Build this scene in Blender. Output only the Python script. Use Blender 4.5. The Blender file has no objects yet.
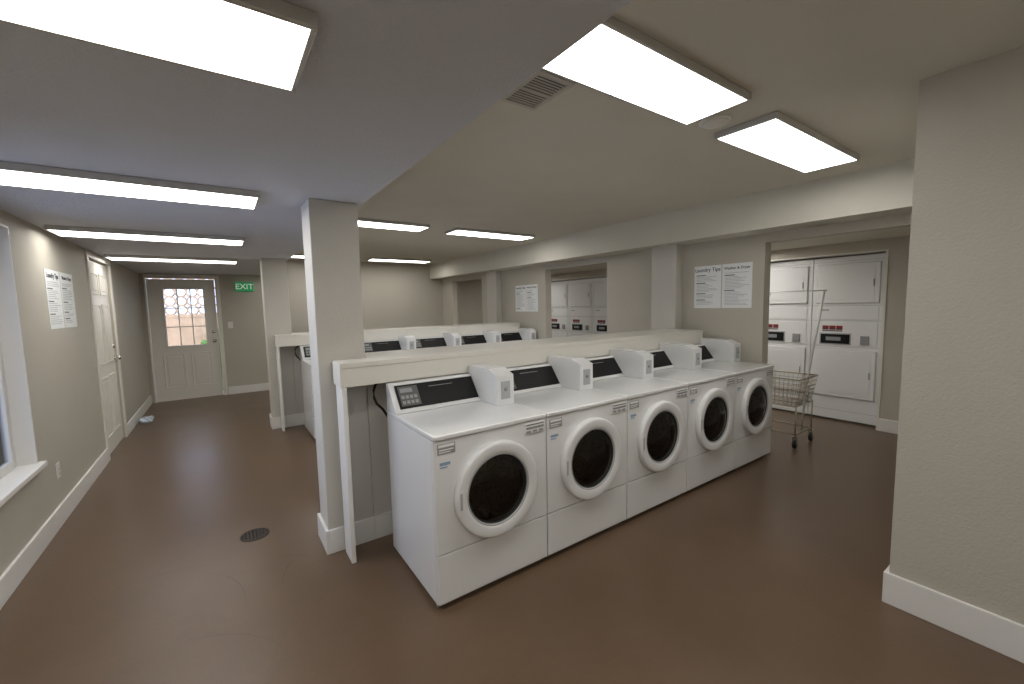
import bpy, bmesh, math, random
from mathutils import Vector, Matrix, noise
random.seed(4)
S=bpy.context.scene
COL=S.collection
try:
    S.view_settings.view_transform='Standard'
    S.view_settings.look='None'
except Exception as e: print(e)

# ------------------------------------------------------------ materials
def mat(name,color,rough=0.5,metal=0.0,bump=0.0,bscale=200,var=0.0,vscale=3,emis=None,estr=0,coat=0.0,spec=0.5):
    m=bpy.data.materials.new(name); m.use_nodes=True
    nt=m.node_tree; b=nt.nodes['Principled BSDF']
    b.inputs['Base Color'].default_value=(*color,1)
    b.inputs['Roughness'].default_value=rough
    b.inputs['Metallic'].default_value=metal
    b.inputs['Specular IOR Level'].default_value=spec
    b.inputs['Coat Weight'].default_value=coat
    tc=nt.nodes.new('ShaderNodeTexCoord')
    if var>0:
        n=nt.nodes.new('ShaderNodeTexNoise'); n.inputs['Scale'].default_value=vscale; n.inputs['Detail'].default_value=6
        nt.links.new(tc.outputs['Object'],n.inputs['Vector'])
        r=nt.nodes.new('ShaderNodeValToRGB')
        r.color_ramp.elements[0].position=0.3; r.color_ramp.elements[1].position=0.7
        r.color_ramp.elements[0].color=(*[c*(1-var) for c in color],1)
        r.color_ramp.elements[1].color=(*[min(1,c*(1+var)) for c in color],1)
        nt.links.new(n.outputs['Fac'],r.inputs['Fac']); nt.links.new(r.outputs['Color'],b.inputs['Base Color'])
    if bump>0:
        n2=nt.nodes.new('ShaderNodeTexNoise'); n2.inputs['Scale'].default_value=bscale; n2.inputs['Detail'].default_value=3
        nt.links.new(tc.outputs['Object'],n2.inputs['Vector'])
        bp=nt.nodes.new('ShaderNodeBump'); bp.inputs['Strength'].default_value=bump; bp.inputs['Distance'].default_value=0.004
        nt.links.new(n2.outputs['Fac'],bp.inputs['Height']); nt.links.new(bp.outputs['Normal'],b.inputs['Normal'])
    if emis:
        b.inputs['Emission Color'].default_value=(*emis,1); b.inputs['Emission Strength'].default_value=estr
    return m
M_wall=mat('wall_paint',(0.515,0.484,0.42),0.6,bump=0.5,bscale=100,var=0.02,spec=0.3)
M_ceil=mat('ceiling_paint',(0.68,0.65,0.57),0.8,bump=0.6,bscale=100,var=0.02,spec=0.2)
M_soff=mat('soffit_daylight_tint',(0.63,0.64,0.68),0.8,bump=0.6,bscale=100,var=0.02,spec=0.2)  # base colour tinted cool to carry the bluish window daylight
M_colm=mat('column_paint',(0.60,0.58,0.535),0.55,bump=0.4,bscale=100,var=0.02,spec=0.3)
M_trim=mat('trim_paint',(0.80,0.79,0.77),0.4,var=0.01)
M_ledge=mat('ledge_paint',(0.76,0.735,0.68),0.4,var=0.01)
M_door=mat('door_paint',(0.80,0.775,0.715),0.4,var=0.01)
M_white=mat('appliance_enamel',(0.79,0.80,0.81),0.22,var=0.01,coat=0.3)
M_white2=mat('appliance_plastic',(0.78,0.79,0.80),0.4,var=0.01)
M_seam=mat('seam_grey',(0.25,0.25,0.25),0.6,var=0.02)
M_black=mat('black_panel',(0.010,0.010,0.011),0.45,var=0.05,spec=0.2)
M_rub=mat('rubber_gasket',(0.02,0.02,0.02),0.6,var=0.05)
M_steel=mat('stainless',(0.55,0.55,0.54),0.28,1.0,var=0.03)
M_chrome=mat('chrome',(0.75,0.75,0.73),0.18,1.0,var=0.02)
M_pole=mat('pole_finish',(0.70,0.69,0.67),0.3,0.3,var=0.02)
M_grey=mat('grey_plastic',(0.30,0.30,0.31),0.5,var=0.02)
M_key=mat('keypad_grey',(0.10,0.105,0.10),0.5,var=0.02)
M_paper=mat('paper',(0.85,0.87,0.88),0.6,var=0.01)
M_ink=mat('ink',(0.05,0.055,0.07),0.6,var=0.02)
M_inkg=mat('ink_grey',(0.28,0.29,0.31),0.6,var=0.02)
M_inkl=mat('ink_light',(0.42,0.43,0.45),0.6,var=0.02)
M_gap=mat('door_gap_grey',(0.55,0.55,0.55),0.6,var=0.02)
M_red=mat('label_red',(0.26,0.012,0.015),0.5,var=0.02)
M_blue=mat('label_blue',(0.25,0.36,0.5),0.5,var=0.02)
M_exit=mat('exit_green',(0.03,0.33,0.12),0.5,var=0.02,emis=(0.08,0.8,0.3),estr=0.12)
M_exitw=mat('exit_white',(0.7,0.85,0.7),0.5,var=0.01,emis=(0.8,1,0.8),estr=0.2)
M_frame=mat('fixture_frame',(0.56,0.55,0.53),0.35,0.4,var=0.01)
M_diff=mat('light_diffuser',(0.9,0.9,0.9),0.5,var=0.005,emis=(1.0,0.975,0.92),estr=9.5)
M_vent=mat('vent_metal',(0.52,0.50,0.45),0.5,var=0.02)
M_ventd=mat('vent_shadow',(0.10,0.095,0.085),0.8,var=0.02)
M_dark=mat('dark_void',(0.02,0.018,0.015),0.8,var=0.02)
M_iron=mat('cast_iron',(0.06,0.05,0.045),0.6,0.6,bump=0.3,var=0.1)
M_wire=mat('cart_wire',(0.42,0.37,0.29),0.35,0.7,var=0.05)
M_hdr=mat('beam_paint',(0.67,0.645,0.57),0.65,bump=0.4,bscale=90,var=0.02,spec=0.3)
M_det=mat('detector_plastic',(0.78,0.76,0.70),0.5,var=0.01)
M_fence=mat('fence_wood',(0.60,0.42,0.28),0.8,bump=0.3,bscale=20,var=0.2,vscale=4)
M_grass=mat('grass',(0.13,0.25,0.06),0.9,bump=0.8,bscale=60,var=0.3,vscale=20)
M_conc=mat('concrete',(0.72,0.62,0.52),0.9,bump=0.3,bscale=40,var=0.08)
M_cloth=mat('cloth_white',(0.62,0.70,0.78),0.85,bump=0.3,bscale=150,var=0.05)

M_drum=mat('drum_steel',(0.3,0.28,0.25),0.45,0.85)
nt=M_drum.node_tree; v=nt.nodes.new('ShaderNodeTexVoronoi'); v.inputs['Scale'].default_value=45
tc=nt.nodes.new('ShaderNodeTexCoord'); nt.links.new(tc.outputs['Object'],v.inputs['Vector'])
r=nt.nodes.new('ShaderNodeValToRGB'); r.color_ramp.elements[0].position=0.18; r.color_ramp.elements[1].position=0.26
r.color_ramp.elements[0].color=(0.02,0.02,0.02,1); r.color_ramp.elements[1].color=(0.45,0.39,0.31,1)
nt.links.new(v.outputs['Distance'],r.inputs['Fac']); nt.links.new(r.outputs['Color'],nt.nodes['Principled BSDF'].inputs['Base Color'])

def glass(name,tint,mixf,ro=0.04):
    m=bpy.data.materials.new(name); m.use_nodes=True; nt=m.node_tree
    for n in list(nt.nodes):
        if n.type!='OUTPUT_MATERIAL': nt.nodes.remove(n)
    out=[n for n in nt.nodes if n.type=='OUTPUT_MATERIAL'][0]
    t=nt.nodes.new('ShaderNodeBsdfTransparent'); t.inputs[0].default_value=(*tint,1)
    g=nt.nodes.new('ShaderNodeBsdfGlossy'); g.inputs['Roughness'].default_value=ro
    mx=nt.nodes.new('ShaderNodeMixShader'); fr=nt.nodes.new('ShaderNodeFresnel'); fr.inputs['IOR'].default_value=mixf
    nt.links.new(fr.outputs[0],mx.inputs[0]); nt.links.new(t.outputs[0],mx.inputs[1]); nt.links.new(g.outputs[0],mx.inputs[2])
    nt.links.new(mx.outputs[0],out.inputs['Surface'])
    return m
M_glass=glass('window_glass',(0.95,0.97,0.97),1.45)
M_dglass=glass('door_glass',(0.52,0.49,0.44),1.5,0.06)

M_floor=bpy.data.materials.new('floor_paint'); M_floor.use_nodes=True
nt=M_floor.node_tree; b=nt.nodes['Principled BSDF']; tc=nt.nodes.new('ShaderNodeTexCoord')
n1=nt.nodes.new('ShaderNodeTexNoise'); n1.inputs['Scale'].default_value=1.6; n1.inputs['Detail'].default_value=9; n1.inputs['Roughness'].default_value=0.65
n2=nt.nodes.new('ShaderNodeTexNoise'); n2.inputs['Scale'].default_value=45; n2.inputs['Detail'].default_value=5
r1=nt.nodes.new('ShaderNodeValToRGB'); r1.color_ramp.elements[0].position=0.3; r1.color_ramp.elements[1].position=0.72
r1.color_ramp.elements[0].color=(0.124,0.080,0.050,1); r1.color_ramp.elements[1].color=(0.156,0.101,0.064,1)
mx=nt.nodes.new('ShaderNodeMixRGB'); mx.blend_type='MULTIPLY'; mx.inputs[0].default_value=0.2
r2=nt.nodes.new('ShaderNodeValToRGB'); r2.color_ramp.elements[0].position=0.35; r2.color_ramp.elements[0].color=(0.7,0.7,0.7,1)
for n in (n1,n2): nt.links.new(tc.outputs['Object'],n.inputs['Vector'])
nt.links.new(n1.outputs['Fac'],r1.inputs['Fac']); nt.links.new(n2.outputs['Fac'],r2.inputs['Fac'])
nt.links.new(r1.outputs['Color'],mx.inputs[1]); nt.links.new(r2.outputs['Color'],mx.inputs[2])
nt.links.new(mx.outputs[0],b.inputs['Base Color'])
rr=nt.nodes.new('ShaderNodeMapRange'); rr.inputs['To Min'].default_value=0.22; rr.inputs['To Max'].default_value=0.40
b.inputs['Specular IOR Level'].default_value=0.42
nt.links.new(n1.outputs['Fac'],rr.inputs['Value']); nt.links.new(rr.outputs[0],b.inputs['Roughness'])
bp=nt.nodes.new('ShaderNodeBump'); bp.inputs['Strength'].default_value=0.2; bp.inputs['Distance'].default_value=0.003
nt.links.new(n2.outputs['Fac'],bp.inputs['Height']); nt.links.new(bp.outputs['Normal'],b.inputs['Normal'])
M_scuff=mat('scuff_mark',(0.075,0.049,0.032),0.45,var=0.1)

# ------------------------------------------------------------ mesh helpers
class B:
    def __init__(s): s.bm=bmesh.new()
    def _merge(s,t,mi=0,smooth=False):
        for f in t.faces: f.material_index=mi; f.smooth=smooth
        bmesh.ops.recalc_face_normals(t,faces=t.faces)
        me=bpy.data.meshes.new('tmp'); t.to_mesh(me); t.free(); s.bm.from_mesh(me); bpy.data.meshes.remove(me)
    def box(s,x0,x1,y0,y1,z0,z1,bev=0,mi=0,seg=2,smooth=False):
        t=bmesh.new(); bmesh.ops.create_cube(t,size=1)
        for v in t.verts: v.co=Vector(((x0+x1)/2+v.co.x*(x1-x0),(y0+y1)/2+v.co.y*(y1-y0),(z0+z1)/2+v.co.z*(z1-z0)))
        if bev>0: bmesh.ops.bevel(t,geom=list(t.edges),offset=bev,segments=seg,affect='EDGES',profile=0.5)
        s._merge(t,mi,smooth); return s
    def lathe(s,prof,c,axis='y',seg=48,mi=0):
        t=bmesh.new(); rings=[]
        for (r,h) in prof:
            ring=[]
            for i in range(seg):
                a=2*math.pi*i/seg
                if axis=='y': p=(c[0]+r*math.cos(a),c[1]+h,c[2]+r*math.sin(a))
                elif axis=='z': p=(c[0]+r*math.cos(a),c[1]+r*math.sin(a),c[2]+h)
                else: p=(c[0]+h,c[1]+r*math.cos(a),c[2]+r*math.sin(a))
                ring.append(t.verts.new(p))
            rings.append(ring)
        for k in range(len(rings)-1):
            for i in range(seg):
                t.faces.new((rings[k][i],rings[k][(i+1)%seg],rings[k+1][(i+1)%seg],rings[k+1][i]))
        bmesh.ops.remove_doubles(t,verts=t.verts,dist=1e-6)
        s._merge(t,mi,True); return s
    def prism(s,prof,x0,x1,bev=0,mi=0):
        t=bmesh.new(); a=[t.verts.new((x0,y,z)) for y,z in prof]; b=[t.verts.new((x1,y,z)) for y,z in prof]
        n=len(prof); t.faces.new(a); t.faces.new(b[::-1])
        for i in range(n): t.faces.new((a[i],b[i],b[(i+1)%n],a[(i+1)%n]))
        bmesh.ops.recalc_face_normals(t,faces=t.faces)
        if bev>0: bmesh.ops.bevel(t,geom=list(t.edges),offset=bev,segments=2,affect='EDGES',profile=0.5)
        s._merge(t,mi); return s
    def tube(s,pts,r,seg=8,mi=0):
        pts=[Vector(p) for p in pts]; t=bmesh.new(); rings=[]
        for i,p in enumerate(pts):
            d=(pts[min(i+1,len(pts)-1)]-pts[max(i-1,0)]).normalized()
            u=Vector((0,0,1)) if abs(d.z)<0.9 else Vector((1,0,0))
            a=d.cross(u).normalized(); c=d.cross(a).normalized()
            rings.append([t.verts.new(p+a*r*math.cos(2*math.pi*k/seg)+c*r*math.sin(2*math.pi*k/seg)) for k in range(seg)])
        for k in range(len(rings)-1):
            for i in range(seg): t.faces.new((rings[k][i],rings[k][(i+1)%seg],rings[k+1][(i+1)%seg],rings[k+1][i]))
        t.faces.new(rings[0]); t.faces.new(rings[-1])
        s._merge(t,mi,True); return s
    def holed(s,x0,x1,z0,z1,y0,y1,cx,cz,r,mi=0,seg=48):
        t=bmesh.new()
        def sq(a):
            dx,dz=math.cos(a),math.sin(a); k=1e9
            if dx>1e-9:k=min(k,(x1-cx)/dx)
            if dx<-1e-9:k=min(k,(x0-cx)/dx)
            if dz>1e-9:k=min(k,(z1-cz)/dz)
            if dz<-1e-9:k=min(k,(z0-cz)/dz)
            return cx+dx*k,cz+dz*k
        angs=[2*math.pi*i/seg for i in range(seg)]+[math.atan2(zz-cz,xx-cx)%(2*math.pi) for xx in (x0,x1) for zz in (z0,z1)]
        angs=sorted(set(angs)); L=[]
        for a in angs:
            X,Z=sq(a); ix,iz=cx+r*math.cos(a),cz+r*math.sin(a)
            L.append([t.verts.new(p) for p in ((X,y0,Z),(ix,y0,iz),(ix,y1,iz),(X,y1,Z))])
        n=len(L)
        for i in range(n):
            j=(i+1)%n
            for k in range(4): t.faces.new((L[i][k],L[j][k],L[j][(k+1)%4],L[i][(k+1)%4]))
        s._merge(t,mi); return s
    def obj(s,name,mats,parent=None,kind=None,label=None,cat=None):
        me=bpy.data.meshes.new(name); s.bm.to_mesh(me); s.bm.free()
        if not isinstance(mats,(list,tuple)): mats=[mats]
        for m in mats: me.materials.append(m)
        o=bpy.data.objects.new(name,me); COL.objects.link(o)
        if parent: o.parent=parent
        if kind: o['kind']=kind
        if label: o['label']=label
        if cat: o['category']=cat
        return o
def empty(name,label,cat,loc=(0,0,0),rz=0,group=None):
    e=bpy.data.objects.new(name,None); COL.objects.link(e); e.location=loc; e.rotation_euler=(0,0,rz)
    e.empty_display_size=0.1
    e['label']=label; e['category']=cat
    if group: e['group']=group
    return e
def dup(o,parent=None):
    c=o.copy(); COL.objects.link(c)
    if parent: c.parent=parent
    for ch in list(o.children): dup(ch,c)
    return c
def text_obj(name,body,size,mat_,parent,loc,rot,ax='CENTER',bold=0.0):
    cu=bpy.data.curves.new('txt','FONT'); cu.body=body; cu.size=size; cu.align_x=ax; cu.align_y='CENTER'; cu.extrude=0.0008; cu.offset=bold
    o=bpy.data.objects.new('txt',cu); COL.objects.link(o)
    dg=bpy.context.evaluated_depsgraph_get(); me=bpy.data.meshes.new_from_object(o.evaluated_get(dg))
    bpy.data.objects.remove(o); me.name=name
    me.materials.clear(); me.materials.append(mat_)
    t=bpy.data.objects.new(name,me); COL.objects.link(t)
    t.location=loc; t.rotation_euler=rot; t.parent=parent
    return t

ZL=2.135; ZU=2.45; YF=9.0; XL=-1.04; XR=4.3; XB=6.0; YN=-1.6
# ------------------------------------------------------------ room shell
st='structure'
B().box(XL-.3,7.2,YN-.12,YF+.12,-.12,0).obj('floor',M_floor,kind=st,label='brown painted concrete floor with scuff marks',cat='floor')
B().box(XL-.12,.76,YN-.12,YF+.12,ZL,2.62).obj('ceiling',M_soff,kind=st,label='low textured grey soffit ceiling',cat='ceiling')
B().box(.76,XR-.3,YN-.12,YF+.12,ZU,2.62).obj('ceiling_raised',M_ceil,kind=st,label='raised textured beige ceiling',cat='ceiling')
B().box(XR,7.2,YN-.12,YF+.12,ZL,2.62).obj('ceiling_alcove',M_ceil,kind=st,label='low ceiling over the dryer alcove',cat='ceiling')
B().box(XL-.3,7.4,YN-.3,YF+.3,2.622,2.8).obj('ceiling_leak_blocker',M_ceil,kind=st,label='unseen slab added over the ceilings to stop sunlight leaks',cat='ceiling')  # unseen cover, added so no sun leaks through gaps between ceiling slabs
B().box(XR-.3,XR,.55,YF,ZL-.01,2.62).obj('trim_1',M_hdr,kind=st,label='long boxed beige ceiling beam',cat='beam')
t=.12; ZP=ZL-.01
wl=B()
for (a,b_,z0,z1) in [(YN,2.3,0,ZL),(2.3,3.95,0,.53),(2.3,3.95,2.05,ZL),(3.95,5.82,0,ZL),(5.82,6.75,2.06,ZL),(6.75,YF+.12,0,ZL)]:
    wl.box(XL-t,XL,a,b_,z0,z1)
wl.obj('wall_left',M_wall,kind=st,label='beige painted wall with a window and a door',cat='wall')
B().box(XL-.2,XL-t,5.7,6.9,0,2.14).obj('wall_left_backing',M_wall,kind=st,label='wall behind the side door',cat='wall')
wf=B()
wf.box(XL,-.965,YF,YF+t,0,ZL); wf.box(-.965,-.045,YF,YF+t,2.06,ZL); wf.box(-.045,.76,YF,YF+t,0,ZL); wf.box(.76,7.2,YF,YF+t,0,2.6)
wf.obj('wall_far',M_wall,kind=st,label='beige end wall with the exterior door',cat='wall')
B().box(XL-t,7.2,YN-t,YN,0,2.6).obj('wall_back',M_wall,kind=st,label='beige rear wall',cat='wall')
wr=B(); wr.box(2.605,2.75,YN,.55,0,ZU); wr.box(2.75,7.2,.40,.55,0,2.6)
wr.obj('wall_right',M_wall,kind=st,label='beige wall corner beside the aisle',cat='wall')
wp=B()
for a,b_ in ((1.93,3.92),(5.22,7.2),(8.5,9.0)): wp.box(XR,XR+t,a,b_,0,ZP)
for a,b_ in ((.55,1.93),(3.92,5.22),(7.2,8.5)): wp.box(XR,XR+t,a,b_,2.04,ZP)
wp.obj('wall_partition',M_wall,kind=st,label='beige partition wall with openings to the dryers',cat='wall')
wd=B()
for a,b_ in ((.55,1.43),(3.66,5.2),(8.1,9.0)): wd.box(XB,XB+t,a,b_,0,ZL)
for a,b_ in ((1.43,3.66),(5.2,8.1)): wd.box(XB,XB+t,a,b_,2.015,ZL)
wd.obj('wall_dryer',M_wall,kind=st,label='beige wall framing the stacked dryers',cat='wall')
B().box(7.1,7.2,.55,YF,0,ZL).obj('wall_dryer_rear',M_wall,kind=st,label='wall behind the dryers',cat='wall')
B().box(XR-.12,XR-.001,2.80,3.12,0,ZP-.001).obj('wall_pilaster',M_colm,kind=st,label='beige square pilaster on the partition wall',cat='pilaster')
B().box(XR-.12,XR-.001,6.50,6.82,0,ZP-.001).obj('wall_pilaster_far',M_colm,kind=st,label='beige square pilaster on the partition wall',cat='pilaster')
def column(y,nm):
    c=B(); c.box(.455,.73,y,y+.25,0,ZL-.001,bev=.006); c.obj(nm,M_colm,kind=st,label='beige square column with white baseboard',cat='column')
    k=B(); k.box(.437,.455,y-.018,y+.268,0,.15,bev=.003); k.box(.455,.73,y-.018,y,0,.15,bev=.003); k.box(.455,.70,y+.25,y+.268,0,.15,bev=.003)
    k.obj('baseboard_'+nm,M_trim,kind=st,label='white column baseboard',cat='baseboard')
column(2.67,'column_near'); column(5.97,'column_far')
hb=.14; tb=.016
bb=B()
for a,b_ in ((YN,5.74),(6.83,YF)): bb.box(XL,XL+tb,a,b_,0,hb,bev=.003)
bb.obj('baseboard_left',M_trim,kind=st,label='white baseboard',cat='baseboard')
bb=B()
bb.box(.03,XR,YF-tb,YF,0,hb,bev=.003); bb.obj('baseboard_far',M_trim,kind=st,label='white baseboard',cat='baseboard')
bb=B(); bb.box(2.587,2.605,YN,.568,0,.155,bev=.003); bb.box(2.605,XB,.55,.568,0,.155,bev=.003); bb.obj('baseboard_right',M_trim,kind=st,label='white baseboard',cat='baseboard')
bb=B()
for a,b_ in ((.568,1.43),(3.66,5.2),(8.1,9.0)): bb.box(XB-tb,XB,a,b_,0,hb,bev=.003)
bb.obj('baseboard_dryer',M_trim,kind=st,label='white baseboard',cat='baseboard')
bb=B()
for a,b_ in ((3.13,3.92),(5.22,6.49),(6.83,7.2),(8.5,8.98)): bb.box(XR-tb,XR,a,b_,0,hb,bev=.003)
bb.obj('baseboard_partition',M_trim,kind=st,label='white baseboard',cat='baseboard')
bb=B(); 
for yy in (1.43,5.2): bb.box(XB-.008,XB+.13,yy,yy+.025,0,2.015)
bb.box(XB-.008,XB+.13,1.455,3.66,2.0,2.015); bb.box(XB-.008,XB+.13,5.225,8.1,2.0,2.015)
bb.obj('trim_2',M_ledge,kind=st,label='painted trim around the dryer openings',cat='trim')

XE=XR-.125
def halfwall(y,idx,tn):
    nm='wall_half_'+idx
    B().box(.731,XE,y+.205,y+.42,0,1.155).obj(nm,M_colm,kind=st,label='beige half-height partition behind the washers',cat='partition')
    k=B(); k.box(.731,XE,y+.187,y+.204,0,.15,bev=.003); k.box(.735,XE,y+.42,y+.436,0,hb,bev=.003); k.obj('baseboard_half_'+idx,M_trim,kind=st,label='white baseboard',cat='baseboard')
    e=empty('ledge_shelf','off-white painted ledge shelf on top of the half wall','shelf',(0,y,0))
    k=B(); k.box(.53,.738,0,.185,1.16,1.19,bev=.003); k.box(.738,XE,0,.47,1.16,1.19,bev=.003); k.obj('shelf_top',M_ledge,e)
    k=B(); k.box(.53,XE,0.004,.03,1.05,1.159,bev=.002); k.box(.53,.555,.031,.185,1.05,1.159,bev=.002); k.obj('apron',M_ledge,e)
    k=B(); k.box(.538,.563,y+.006,y+.165,0,1.049,bev=.002); k.obj(tn,M_trim,kind=st,label='white end panel under the ledge',cat='trim')
halfwall(2.465,'near','trim_6'); halfwall(5.765,'far','trim_7')

# ------------------------------------------------------------ window
w_=B(); y0,y1,z0,z1=2.3,3.95,.53,2.05
w_.box(XL-.12,XL-.001,y1-.012,y1-.001,z0+.001,z1-.001); w_.box(XL-.12,XL-.001,y0+.001,y0+.012,z0+.001,z1-.001); w_.box(XL-.12,XL-.001,y0+.012,y1-.012,z1-.012,z1-.001)
xa,xb=XL-.12,XL-.09
for a,b_ in ((y0+.012,y0+.06),(y1-.06,y1-.012),((y0+y1)/2-.025,(y0+y1)/2+.025)): w_.box(xa,xb,a,b_,z0+.001,z1-.012,bev=.003)
for a,b_ in ((z0+.001,z0+.06),(z1-.06,z1-.013),(1.25,1.30)): w_.box(xa+.002,xb-.002,y0+.012,y1-.012,a,b_)
wo=w_.obj('window_1',M_trim,kind=st,label='white framed window set in the wall',cat='window')
B().box(XL-.108,XL-.104,y0+.02,y1-.02,z0+.02,z1-.02).obj('window_pane',M_glass,wo)
B().box(XL-.09,XL+.035,y0-.03,y1+.03,z0-.024,z0+.010,bev=.005).obj('trim_3',M_trim,kind=st,label='white window sill',cat='sill')

# ------------------------------------------------------------ doors
def moulding(k,x0,x1,z0,z1,yf):
    w=.018
    for a in ((x0,x1,z0,z0+w),(x0,x1,z1-w,z1),(x0,x0+w,z0+w,z1-w),(x1-w,x1,z0+w,z1-w)):
        k.box(a[0],a[1],yf-.010,yf+.001,a[2],a[3],bev=.003)
    k.box(x0+w+.025,x1-w-.025,yf-.009,yf+.001,z0+w+.025,z1-w-.025,bev=.007)
k=B(); W=.905; H=2.045
wx0,wx1,wz0,wz1=.205,.735,.93,1.88
k.box(0,wx0,0,.044,0.005,H); k.box(wx1,W,0,.044,0.005,H); k.box(wx0,wx1,0,.044,wz1,H); k.box(wx0,wx1,0,.044,0.005,wz0)
for a in ((wx0-.025,wx1+.025,wz0-.025,wz0),(wx0-.025,wx1+.025,wz1,wz1+.025),(wx0-.025,wx0,wz0,wz1),(wx1,wx1+.025,wz0,wz1)): k.box(a[0],a[1],-.012,.003,a[2],a[3],bev=.003)
for i in (1,2):
    x=wx0+(wx1-wx0)*i/3; k.box(x-.007,x+.007,0,.03,wz0,wz1)
    z=wz0+(wz1-wz0)*i/3; k.box(wx0,wx1,.001,.029,z-.007,z+.007)
moulding(k,.13,.42,.22,.80,0); moulding(k,.50,.79,.22,.80,0)
dd=k.obj('door_1',M_door,kind=st,label='off-white exterior door with nine-pane window and two panels',cat='door'); dd.location=(-.957,YF+.02,0)
B().box(wx0,wx1,.032,.036,wz0,wz1).obj('door_window_pane',M_glass,dd)
KN=[(0,-.065),(.018,-.063),(.028,-.05),(.026,-.035),(.012,-.025),(.012,-.008),(.032,-.006),(.032,0)]
k=B(); k.lathe(KN,(.845,0,.98),seg=20); k.obj('knob',M_chrome,dd)
k=B(); k.lathe([(0,-.022),(.022,-.02),(.028,0)],(.845,0,1.14),seg=20); k.obj('deadbolt',M_chrome,dd)
k=B(); W=.915
k.box(0,W,0,.04,0.005,H)
for (z0_,z1_) in ((.18,.82),(.95,1.60),(1.70,1.93)):
    moulding(k,.10,.42,z0_,z1_,0); moulding(k,.495,.815,z0_,z1_,0)
d2=k.obj('door_2',M_door,kind=st,label='off-white six-panel interior door',cat='door'); d2.location=(XL-.02,5.8275,0); d2.rotation_euler=(0,0,math.pi/2)
k=B(); k.lathe(KN,(.855,0,.98),seg=20); k.obj('knob',M_chrome,d2)
k=B(); k.lathe([(0,-.022),(.022,-.02),(.028,0)],(.855,0,1.12),seg=20); k.obj('deadbolt',M_chrome,d2)
k=B()
k.box(-.985,-.965,YF-.014,YF,0,2.06,bev=.003); k.box(-.045,.02,YF-.014,YF,0,2.06,bev=.003); k.box(-.985,.02,YF-.014,YF,2.06,2.12,bev=.003)
k.obj('trim_4',M_door,kind=st,label='door casing',cat='trim')
k=B(); k.box(XL,XL+.014,5.75,5.82,0,2.06,bev=.003); k.box(XL,XL+.014,6.75,6.82,0,2.06,bev=.003); k.box(XL,XL+.014,5.75,6.82,2.06,2.12,bev=.003)
k.obj('trim_5',M_door,kind=st,label='door casing',cat='trim')

# ------------------------------------------------------------ light fixtures
L=1.20; Wd=.33; Hh=.034
proto=empty('ceiling_light','rectangular surface-mounted fluorescent ceiling light with white diffuser','ceiling light',group='fluorescent ceiling lights')
k=B(); f=.014
k.box(0,L,0,f,-Hh,0,bev=.003); k.box(0,L,Wd-f,Wd,-Hh,0,bev=.003); k.box(0,f,f,Wd-f,-Hh,0,bev=.003); k.box(L-f,L,f,Wd-f,-Hh,0,bev=.003); k.box(f,L-f,f,Wd-f,-.008,0)
k.obj('housing',M_frame,proto)
k=B(); k.box(f,L-f,f,Wd-f,-Hh+.001,-Hh+.010); k.obj('diffuser',M_diff,proto)
places=[(-.985,1.015,ZL),(-.98,2.65,ZL),(-.98,4.35,ZL),(-.98,6.2,ZL),(-.98,-.9,ZL),
 (.87,1.01,ZU),(2.38,1.03,ZU),(.87,4.6,ZU),(2.42,4.6,ZU),(.87,8.05,ZU),(2.42,8.05,ZU),(1.0,-1.1,ZU)]  # negative-Y spots are unseen fixtures added behind the camera for extra light
proto.location=(places[0][0],places[0][1],places[0][2]-.001)
for p in places[1:]:
    c=dup(proto); c.location=(p[0],p[1],p[2]-.001)
for (xx,yy) in ((4.6,2.55),(4.45,7.1),(4.6,3.45)):  # added fixtures, kept out of view, brightening the dryers and back recess
    c=dup(proto); c.location=(xx,yy,ZL-.001); c['label']='unseen ceiling light added to brighten the dryer alcove'
e=empty('ceiling_vent','square beige louvred ceiling air vent','vent',(1.12,1.38,ZU-.001))
k=B(); k.box(0,.20,0,.022,-.012,0,bev=.002); k.box(0,.20,.268,.29,-.012,0,bev=.002); k.box(0,.02,.022,.268,-.012,0,bev=.002); k.box(.18,.20,.022,.268,-.012,0,bev=.002); k.box(.02,.18,.138,.152,-.0115,0)
k.obj('frame',M_vent,e)
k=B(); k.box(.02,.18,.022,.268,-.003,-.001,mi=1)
for i in range(13):
    y=.027+i*.0187; k.prism([(y,-.0085),(y+.0062,-.0105),(y+.0062,-.0090),(y,-.007)],.02,.18)
k.obj('louvres',[M_vent,M_ventd],e)
e=empty('smoke_detector','round beige ceiling smoke detector','smoke detector',(2.225,1.27,ZU-.001))
B().lathe([(.065,0),(.065,-.012),(.055,-.020),(.03,-.024),(0,-.025)],(0,0,0),axis='z',seg=32).obj('detector_cover',M_det,e)
B().lathe([(.08,0),(.08,-.006),(.06,-.008)],(0,0,0),axis='z',seg=32).obj('base_ring',M_det,e)

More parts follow.
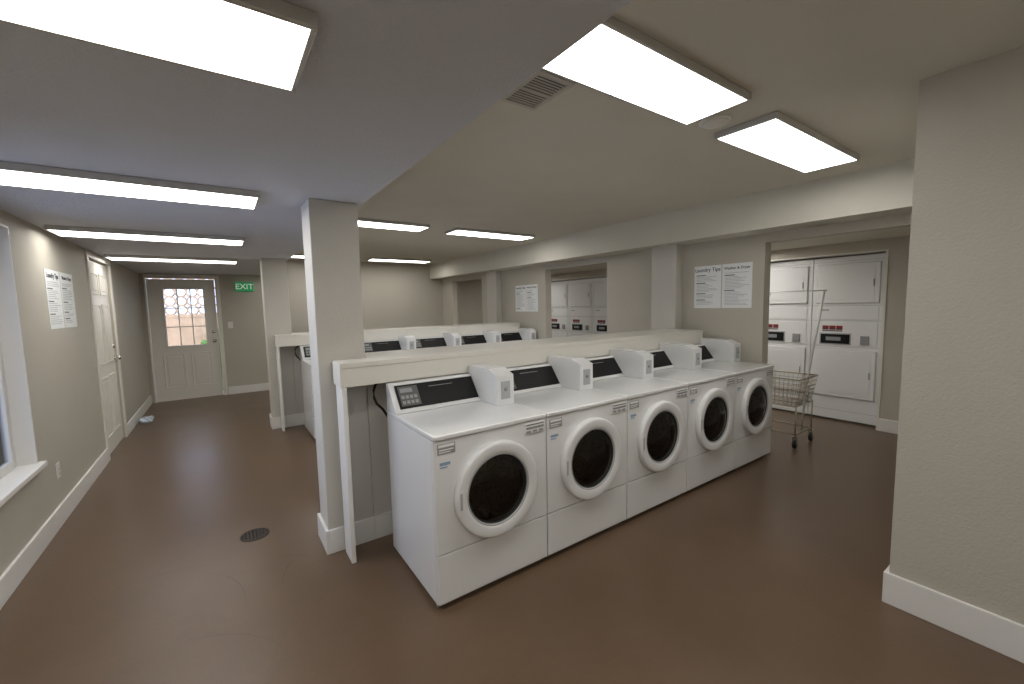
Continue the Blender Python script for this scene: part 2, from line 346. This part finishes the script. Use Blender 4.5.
# ------------------------------------------------------------ washer
WW=.694
def build_washer():
    e=empty('washing_machine','white commercial front-loading coin washing machine','washing machine',group='row of front-loading washers')
    w=WW-.006; D_=.66
    k=B()
    k.box(0,.012,.02,D_,.03,.86); k.box(w-.012,w,.02,D_,.03,.86); k.box(.012,w-.012,D_-.01,D_,.03,.86); k.box(.012,w-.012,.02,D_-.01,.03,.045)
    k.obj('cabinet',M_white,e)
    k=B(); k.box(-.001,w+.001,-.008,D_,.861,.886,bev=.007,seg=3); k.obj('worktop',M_white,e)
    cx,cz,R=w/2+.004,.546,.252
    k=B(); k.holed(0.001,w-.001,.292,.858,0,.018,cx,cz,.205); k.obj('front_panel',M_white,e)
    k=B(); k.box(.001,w-.001,.0,.018,.035,.284,bev=.003); k.obj('lower_panel',M_white,e)
    k=B(); k.box(.004,w-.004,.012,.02,.284,.292); k.obj('panel_gap',M_seam,e)
    k=B(); k.box(.01,w-.01,.04,.06,.0,.03); k.obj('toe_kick',M_seam,e)
    d=bpy.data.objects.new('door',None); COL.objects.link(d); d.parent=e
    k=B(); k.lathe([(R-.004,0),(R,-.003),(R,-.026),(R-.002,-.033),(R-.006,-.037),(R-.012,-.039),(R-.050,-.035),(R-.060,-.032),(R-.064,-.026),(R-.065,-.010),(R-.065,.01)],(cx,0,cz),seg=72); k.obj('door_ring',M_white2,d)
    k=B(); k.lathe([(R-.061,-.026),(R-.062,-.032),(R-.068,-.031),(R-.071,-.025),(R-.072,-.01)],(cx,0,cz),seg=72); k.obj('trim_ring',M_inkl,d)
    k=B(); k.lathe([(R-.069,-.024),(R-.073,-.024),(R-.082,-.016),(R-.084,-.005),(R-.080,.03)],(cx,0,cz),seg=64); k.obj('gasket',M_rub,d)
    g=R-.079
    k=B(); k.lathe([(g,-.018),(g*.9,-.026),(g*.75,-.034),(g*.5,-.041),(g*.25,-.045),(0.0,-.046)],(cx,0,cz),seg=64); k.obj('door_glass',M_dglass,d)
    k=B(); k.box(cx-R+.010,cx-R+.036,-.0425,-.033,cz-.055,cz+.055,bev=.003,seg=2); k.obj('door_handle',M_white2,d)
    k=B(); k.box(cx-R+.017,cx-R+.029,-.0435,-.0420,cz-.042,cz+.042); k.obj('handle_recess',M_inkl,d)
    k=B(); k.lathe([(g+.004,.035),(g+.03,.06),(g+.03,.46),(0.1,.48),(0.03,.46),(0,.46)],(cx,0,cz),seg=64)
    for i in range(3):
        a=2*math.pi*i/3+.5; px,pz=cx+(g+.015)*math.cos(a),cz+(g+.015)*math.sin(a)
        k.tube([(px,.08,pz),(px,.45,pz)],.022,8)
    k.obj('drum',M_drum,e)
    k=B(); k.box(w-.150,w-.012,-.006,.0,.79,.850,bev=.003); k.obj('detergent_drawer',M_white2,e)
    k=B(); k.box(w-.142,w-.02,-.0075,-.006,.838,.842,mi=1); k.box(w-.142,w-.02,-.0075,-.006,.816,.828,mi=0)
    for i in range(3): k.box(w-.142+.043*i,w-.112+.043*i,-.0075,-.006,.797,.808,mi=0)
    k.obj('instruction_label',[M_grey,M_ink],e)
    k=B(); k.box(.02,.115,-.0015,0,.790,.842,mi=0); k.box(.025,.11,-.0022,-.0015,.825,.838,mi=1); k.box(.028,.105,-.0022,-.0015,.809,.814,mi=1); k.box(.028,.09,-.0022,-.0015,.798,.802,mi=1)
    k.obj('rating_label',[M_grey,M_paper],e)
    k=B(); k.box(.03,.085,-.0015,0,.735,.750); k.box(.03,.07,-.0015,0,.722,.728); k.obj('sticker',M_blue,e)
    cxw=w-.130
    A=Vector((0,.505,.903)); D=Vector((0,.105,.135))
    k=B(); k.prism([(.495,.887),(D_,.887),(D_,1.048),(.622,1.048),(A.y,A.z),(.495,.897)],0,cxw,bev=.004); k.obj('console',M_white,e)
    n=Vector((0,-D.z,D.y)).normalized()
    def slab(k,x0,x1,s0,s1,off,th,mi=0):
        p0=A+D*s0+n*off; p1=A+D*s1+n*off; q0=p0+n*th; q1=p1+n*th
        k.prism([(p0.y,p0.z),(p1.y,p1.z),(q1.y,q1.z),(q0.y,q0.z)],x0,x1,mi=mi)
    k=B(); slab(k,.03,cxw-.008,.06,.97,0.001,.003); k.obj('control_panel',M_black,e)
    k=B(); slab(k,.045,.165,.15,.90,.004,.002)
    k.obj('keypad',M_key,e)
    for i in range(4):
        for j in range(2):
            k=B(); slab(k,.054+.026*i,.072+.026*i,.22+.20*j,.34+.20*j,.006,.002); k.obj('button',M_grey,e)
    k=B(); slab(k,.055,.13,.66,.82,.006,.001); k.obj('display',M_inkg,e)
    k=B(); slab(k,.24,.40,.78,.80,.004,.0006,0); k.obj('panel_lettering',M_grey,e)
    c=bpy.data.objects.new('coin_box',None); COL.objects.link(c); c.parent=e
    x0,x1=cxw+.004,w-.002
    k=B(); k.prism([(.305,.887),(D_,.887),(D_,1.105),(.40,1.105),(.307,1.072)],x0,x1,bev=.0018); k.obj('coin_box_housing',M_white,c)
    k=B(); k.box(x0+.030,x1-.030,.302,.306,.925,1.035,bev=.001); k.obj('coin_slide',M_inkl,c)
    k=B(); k.lathe([(0,-.008),(.010,-.007),(.012,-.003),(.013,0)],((x0+x1)/2,.302,.985),seg=20); k.obj('lock',M_grey,c)
    return e
wp0=build_washer()
X0=.783
wp0.location=(X0,1.8,0)
wp0['label']='white commercial front-loading coin washer standing at the end of the row'
for i in range(1,5):
    c=dup(wp0); c.location=(X0+WW*i,1.8,0); c['label']='white commercial front-loading coin washer in the row along the half wall' if i<4 else 'white commercial front-loading coin washer next to the partition wall'
for i in range(5):
    c=dup(wp0); c.location=(X0+WW*i,5.10,0); c['label']='white coin-operated front-loading washer behind the first half wall'; c['group']='second row of washers'
for yy in (0,3.3):
    e=empty('drain_hose','black rubber hose looping down behind the washer','hose',(0,yy,0))
    k=B(); P=[(.79,2.63,1.03),(.765,2.61,1.02),(.745,2.58,.99),(.742,2.57,.95),(.755,2.565,.91),(.79,2.565,.87),(.83,2.565,.80),(.85,2.565,.65),(.85,2.565,.4),(.85,2.565,.15),(.87,2.565,.02),(.95,2.565,.009)]
    k.tube(P,.008,8); k.obj('hose_tube',M_rub,e)

# ------------------------------------------------------------ stacked dryers
DW=.705
def build_dryer():
    e=empty('stacked_dryer','white commercial stacked double tumble dryer set in the wall','tumble dryer',group='stacked tumble dryers')
    w=DW-.006
    k=B(); k.box(0,w,.0,.75,.02,1.985,bev=.004); k.obj('cabinet',M_white,e)
    for z in (.13,.91,1.225,1.405,1.93):
        k=B(); k.box(.004,w-.004,-.0015,.0,z,z+.004); k.obj('panel_seam',M_inkl,e)
    k=B(); k.box(.02,w-.02,.03,.06,0,.02); k.obj('toe_kick',M_seam,e)
    for (z0,z1) in ((1.435,1.90),(.30,.875)):
        d=bpy.data.objects.new('dryer_door',None); COL.objects.link(d); d.parent=e
        k=B(); k.box(.043,w-.043,-.004,-.0,z0-.004,z1+.004,bev=.0015); k.obj('door_gap',M_gap,d)
        k=B(); k.box(.047,w-.047,-.020,-.004,z0,z1,bev=.009,seg=3); k.box(.09,w-.09,-.023,-.019,z0+.045,z1-.045,bev=.002); k.obj('door_skin',M_white,d)
        k=B(); k.box(w-.105,w-.091,-.030,-.0235,(z0+z1)/2-.04,(z0+z1)/2+.04,bev=.003); k.obj('handle',M_grey,d)
    k=B(); k.box(.05,w-.05,-.006,-.0,1.24,1.39,bev=.002); k.obj('upper_fascia',M_white2,e)
    k=B(); k.box(.05,w-.05,-.006,0,.93,1.21,bev=.002); k.obj('control_fascia',M_white2,e)
    k=B(); k.box(.09,.41,-.008,-.006,.935,1.075,bev=.001); k.obj('display_frame',M_inkl,e)
    k=B(); k.box(.105,.395,-.012,-.008,.948,1.062,bev=.002); k.obj('control_panel',M_black,e)
    k=B(); k.box(.16,.31,-.0135,-.012,.985,1.03); k.obj('display',M_inkg,e)
    k=B(); k.box(.50,.58,-.022,-.006,.95,1.05,bev=.003); k.obj('coin_slide',M_grey,e)
    k=B(); 
    for x in (.12,.19,.26): k.box(x,x+.064,-.0085,-.006,1.115,1.165,mi=0); k.box(x+.008,x+.056,-.009,-.0085,1.125,1.14,mi=1)
    k.box(.12,.322,-.0078,-.006,1.096,1.108,mi=1)
    k.obj('instruction_label',[M_red,M_ink],e)
    k=B(); k.box(.08,.18,-.008,-.006,1.345,1.365,mi=0); k.obj('rating_label',M_inkl,e)
    return e
dr=build_dryer()
dr.rotation_euler=(0,0,-math.pi/2); dr.location=(6.12,1.462+DW,0)
ys=[1.462+DW*2,1.462+DW*3]+[5.235+DW*(i+1) for i in range(4)]
for i,y in enumerate(ys):
    c=dup(dr); c.location=(6.12,y,0); c['label']='white stacked double tumble dryer with digital coin controls'
    if i>=2: c['group']='far bank of stacked dryers'

# ------------------------------------------------------------ laundry cart
e=empty('laundry_cart','metal wire laundry cart with tall leaning pole on casters','laundry cart',(4.62,1.72,0))
k=B(); a,b_=.45,.54; z0,z1=.42,.70
def rect(k,i,z,r): k.tube([(i,i,z),(a-i,i,z)],r,6); k.tube([(a-i,i,z),(a-i,b_-i,z)],r,6); k.tube([(a-i,b_-i,z),(i,b_-i,z)],r,6); k.tube([(i,b_-i,z),(i,i,z)],r,6)
rect(k,0,z1,.008)
for j in range(1,6): 
    s=j/6; rect(k,.04*s,z1-(z1-z0)*s,.003)
rect(k,.04,z0,.006)
for j in range(0,13):
    s=j/12
    for (p,q) in (((a*s,0),(.04+(a-.08)*s,.04)),((a*s,b_),(.04+(a-.08)*s,b_-.04)),((0,b_*s),(.04,.04+(b_-.08)*s)),((a,b_*s),(a-.04,.04+(b_-.08)*s))):
        k.tube([(p[0],p[1],z1),(q[0],q[1],z0)],.0023,5)
    x=.04+(a-.08)*s; k.tube([(x,.04,z0),(x,b_-.04,z0)],.0023,5)
    y=.04+(b_-.08)*s; k.tube([(.04,y,z0),(a-.04,y,z0)],.0023,5)
k.obj('basket',M_wire,e)
k=B()
for x in (.03,a-.03):
    for y in (.03,b_-.03): k.tube([(x,y,.12),(x,y,z0+.02)],.008,8)
for y in (.03,b_-.03): k.tube([(.03,y,.14),(a-.03,y,.14)],.008,8)
for x in (.03,a-.03): k.tube([(x,.03,.14),(x,b_-.03,.14)],.008,8)
k.obj('frame',M_wire,e)
k=B(); k.tube([(a/2,.045,.14),(a/2,.025,.60),(a/2,-.04,1.10),(a/2,-.10,1.57)],.010,8)
k.tube([(a/2,.03,.14),(a/2,.045,.14)],.010,8); k.obj('hanging_pole',M_pole,e)
k=B(); k.tube([(a/2,-.12,1.575),(a/2,.38,1.575),(a/2,.39,1.545)],.006,8); k.obj('hanging_bar',M_pole,e)
for x in (.03,a-.03):
    for y in (.03,b_-.03):
        k=B(); k.lathe([(0,-.012),(.03,-.012),(.045,-.009),(.045,.009),(.03,.012),(0,.012)],(x,y,.045),seg=20)
        k.obj('caster_wheel',M_rub,e)
        k=B(); k.box(x-.012,x+.012,y-.018,y-.014,.04,.115); k.box(x-.012,x+.012,y+.014,y+.018,.04,.115); k.box(x-.014,x+.014,y-.018,y+.018,.108,.122); k.obj('caster_fork',M_steel,e)

# ------------------------------------------------------------ posters
def poster(w,h,loc,rz,title,label,seed):
    e=empty('poster',label,'poster',loc,rz,'laundry instruction posters')
    k=B(); k.box(0,w,-.003,-.0005,0,h); k.obj('sheet',M_paper,e)
    rnd=random.Random(seed)
    k=B(); z=h-.095
    while z>.03:
        if rnd.random()<.2: z-=.010; k.box(.025,.025+w*.35,-.0038,-.003,z,z+.008,mi=1); z-=.014
        L_=(w-.055)*(0.55+.45*rnd.random()); k.box(.028,.028+L_,-.0038,-.003,z,z+.004,mi=0)
        z-=.0145
    k.obj('printed_lines',[M_inkl,M_ink],e)
    text_obj('heading',title,.054 if len(title)<14 else .038,M_ink,e,(w/2,-.0035,h-.045),(math.pi/2,0,0),bold=.0005)
    return e
T1,T2='Laundry Tips','Washer & Dryer'
r=-math.pi/2
poster(.30,.45,(XR,2.65,1.42),r,T1,'white laundry tips poster taped to the partition wall',1)
poster(.30,.45,(XR,2.34,1.42),r,T2,'white washer and dryer instruction poster on the partition wall',2)
poster(.31,.45,(XR,6.05,1.38),r,T1,'white laundry tips poster between the openings',3)
poster(.31,.45,(XR,5.73,1.38),r,T2,'white washer and dryer instruction poster between the openings',4)
poster(.34,.45,(XL,4.50,1.39),math.pi/2,T1,'white laundry tips poster beside the window',5)
poster(.34,.45,(XL,4.86,1.39),math.pi/2,T2,'white instruction poster beside the side door',6)

# ------------------------------------------------------------ exit sign, switch, outlet, drain
e=empty('exit_sign','green exit sign with white letters','exit sign',(.25,YF,1.84))
B().box(0,.28,-.035,-.001,0,.17,bev=.004).obj('sign_housing',M_exit,e)
text_obj('lettering','EXIT',.135,M_exitw,e,(.14,-.037,.085),(math.pi/2,0,0),bold=.002)
e=empty('light_switch','white wall light switch plate','light switch',(.10,YF,1.19))
B().box(0,.075,-.006,-.001,0,.115,bev=.002).obj('plate',M_trim,e); B().box(.03,.045,-.014,-.006,.045,.07,bev=.002).obj('toggle',M_trim,e)
e=empty('wall_outlet','white electrical outlet plate','outlet',(XL,4.25,.32),math.pi/2)
B().box(0,.075,-.006,-.001,0,.115,bev=.002).obj('plate',M_trim,e)
k=B()
for z in (.03,.068):
    k.box(.02,.055,-.009,-.006,z-.012,z+.016,bev=.002,mi=0); k.box(.029,.032,-.0095,-.009,z-.004,z+.008,mi=1); k.box(.043,.046,-.0095,-.009,z-.004,z+.008,mi=1)
k.obj('socket',[M_trim,M_dark],e)
e=empty('floor_drain','round cast iron floor drain grate','floor drain',(.09,3.2,0))
k=B(); k.lathe([(.085,0),(.085,.004),(.072,.005),(.072,.001)],(0,0,0),axis='z',seg=40); k.obj('rim',M_iron,e)
k=B(); k.lathe([(.072,.0012),(0,.0012)],(0,0,0),axis='z',seg=32,mi=1)
for i in range(-3,4):
    x=i*.02; h_=math.sqrt(.072**2-x*x); k.box(x-.005,x+.005,-h_,h_,.0012,.005); k.box(-h_,h_,x-.004,x+.004,.0012,.0048)
k.obj('grate',[M_iron,M_dark],e)
t=bmesh.new(); bmesh.ops.create_icosphere(t,subdivisions=4,radius=1)
for v in t.verts:
    n=1+.45*noise.noise(v.co*1.7)+.18*noise.noise(v.co*5)
    v.co=Vector((v.co.x*.075*n,v.co.y*.12*n,max(0.0,.035+v.co.z*.045*n)))
for f in t.faces: f.smooth=True
me=bpy.data.meshes.new('crumpled_rag'); t.to_mesh(me); t.free(); me.materials.append(M_cloth)
o=bpy.data.objects.new('crumpled_rag',me); COL.objects.link(o); o.location=(-.92,7.5,0); o['label']='crumpled pale blue and white rag on the floor'; o['category']='rag'
rnd=random.Random(5); t=bmesh.new()
for s in range(22):
    cx_,cy_=rnd.uniform(-.8,.6),rnd.uniform(1.1,2.6); R_=rnd.uniform(.12,.7); a0=rnd.uniform(0,6.28); da=rnd.uniform(.4,1.2); wd_=rnd.uniform(.0012,.0024)
    N=16; pr=None
    for i in range(N+1):
        a=a0+da*i/N; wi=wd_*math.sin(math.pi*(i+.3)/(N+.6))
        x_,y_=cx_+R_*math.cos(a),cy_+R_*math.sin(a)
        if x_<-1.0 or x_>.42: pr=None; continue
        q=[t.verts.new((cx_+(R_+sg*wi)*math.cos(a),cy_+(R_+sg*wi)*math.sin(a),.0006)) for sg in (-1,1)]
        if pr: t.faces.new((pr[0],q[0],q[1],pr[1]))
        pr=q
bmesh.ops.recalc_face_normals(t,faces=t.faces)
me=bpy.data.meshes.new('floor_scuffs'); t.to_mesh(me); t.free(); me.materials.append(M_scuff)
o=bpy.data.objects.new('floor_scuffs',me); COL.objects.link(o); o['kind']='structure'; o['label']='faint curved scuff marks on the floor paint'; o['category']='floor'

# ------------------------------------------------------------ exterior
B().box(-6,6,YF+.14,16,-.15,-.05).obj('ground_patio',M_conc,kind=st,label='concrete path outside the door',cat='ground')
B().box(-.45,6,YF+.9,11.9,-.05,.02).obj('ground_lawn',M_grass,kind='stuff',label='green lawn outside the door',cat='lawn')
e=empty('garden_fence','tan wooden fence with a ring-patterned lattice top','fence',(-5,12.0,-.05))
k=B()
for i in range(60): k.box(i*.15,i*.15+.148,0,.025,0,1.42)
k.box(0,9,.026,.07,.3,.4); k.box(0,9,-.01,.07,1.42,1.49); k.box(0,9,-.01,.07,2.30,2.38); k.obj('boards',M_fence,e)
k=B()
for i in range(int(9/.2)):
    for j in range(4):
        cx_,cz_=.1+i*.2,1.59+j*.2
        pts=[(cx_+.1*math.cos(a*math.pi/8),.02,cz_+.1*math.sin(a*math.pi/8)) for a in range(17)]
        k.tube(pts,.022,6)
o=k.obj('lattice',M_fence,e)
t=bmesh.new(); bmesh.ops.create_icosphere(t,subdivisions=5,radius=1)
for v in t.verts:
    n=1+.25*noise.noise(v.co*2.2)+.15*noise.noise(v.co*8)
    v.co=Vector((v.co.x*.55*n,v.co.y*.35*n,max(0,.5+v.co.z*.55*n)))
me=bpy.data.meshes.new('shrub'); t.to_mesh(me); t.free(); me.materials.append(M_grass)
o=bpy.data.objects.new('shrub',me); COL.objects.link(o); o.location=(.14,11.3,.02); o['label']='small green shrub on the lawn beside the fence'; o['category']='shrub'
sn=bpy.data.lights.new('sun','SUN'); sn.energy=2.4; sn.angle=.01; sn.color=(1,.90,.75)
so=bpy.data.objects.new('sun',sn); COL.objects.link(so); so.rotation_euler=Vector((.25,-1,1.1)).to_track_quat('Z','Y').to_euler()

# ------------------------------------------------------------ world
W=bpy.data.worlds.new('world'); S.world=W; W.use_nodes=True
nt=W.node_tree; bg=nt.nodes['Background']
bg.inputs['Color'].default_value=(0.60,0.70,1.0,1); bg.inputs['Strength'].default_value=2.8

# ------------------------------------------------------------ camera
f=417.8
Yc=Vector((-292,31,-f)).normalized(); Xc=Vector((603,50,-f)).normalized(); Zc=Xc.cross(Yc).normalized(); Yc=Zc.cross(Xc).normalized()
cam=bpy.data.cameras.new('camera'); co=bpy.data.objects.new('camera',cam); COL.objects.link(co)
m3=Matrix((Xc,Yc,Zc))
co.matrix_world=Matrix.Translation((0,0,1.5))@m3.to_4x4()
cam.sensor_width=36; cam.lens=f*36/1024; cam.clip_start=.02
S.camera=co
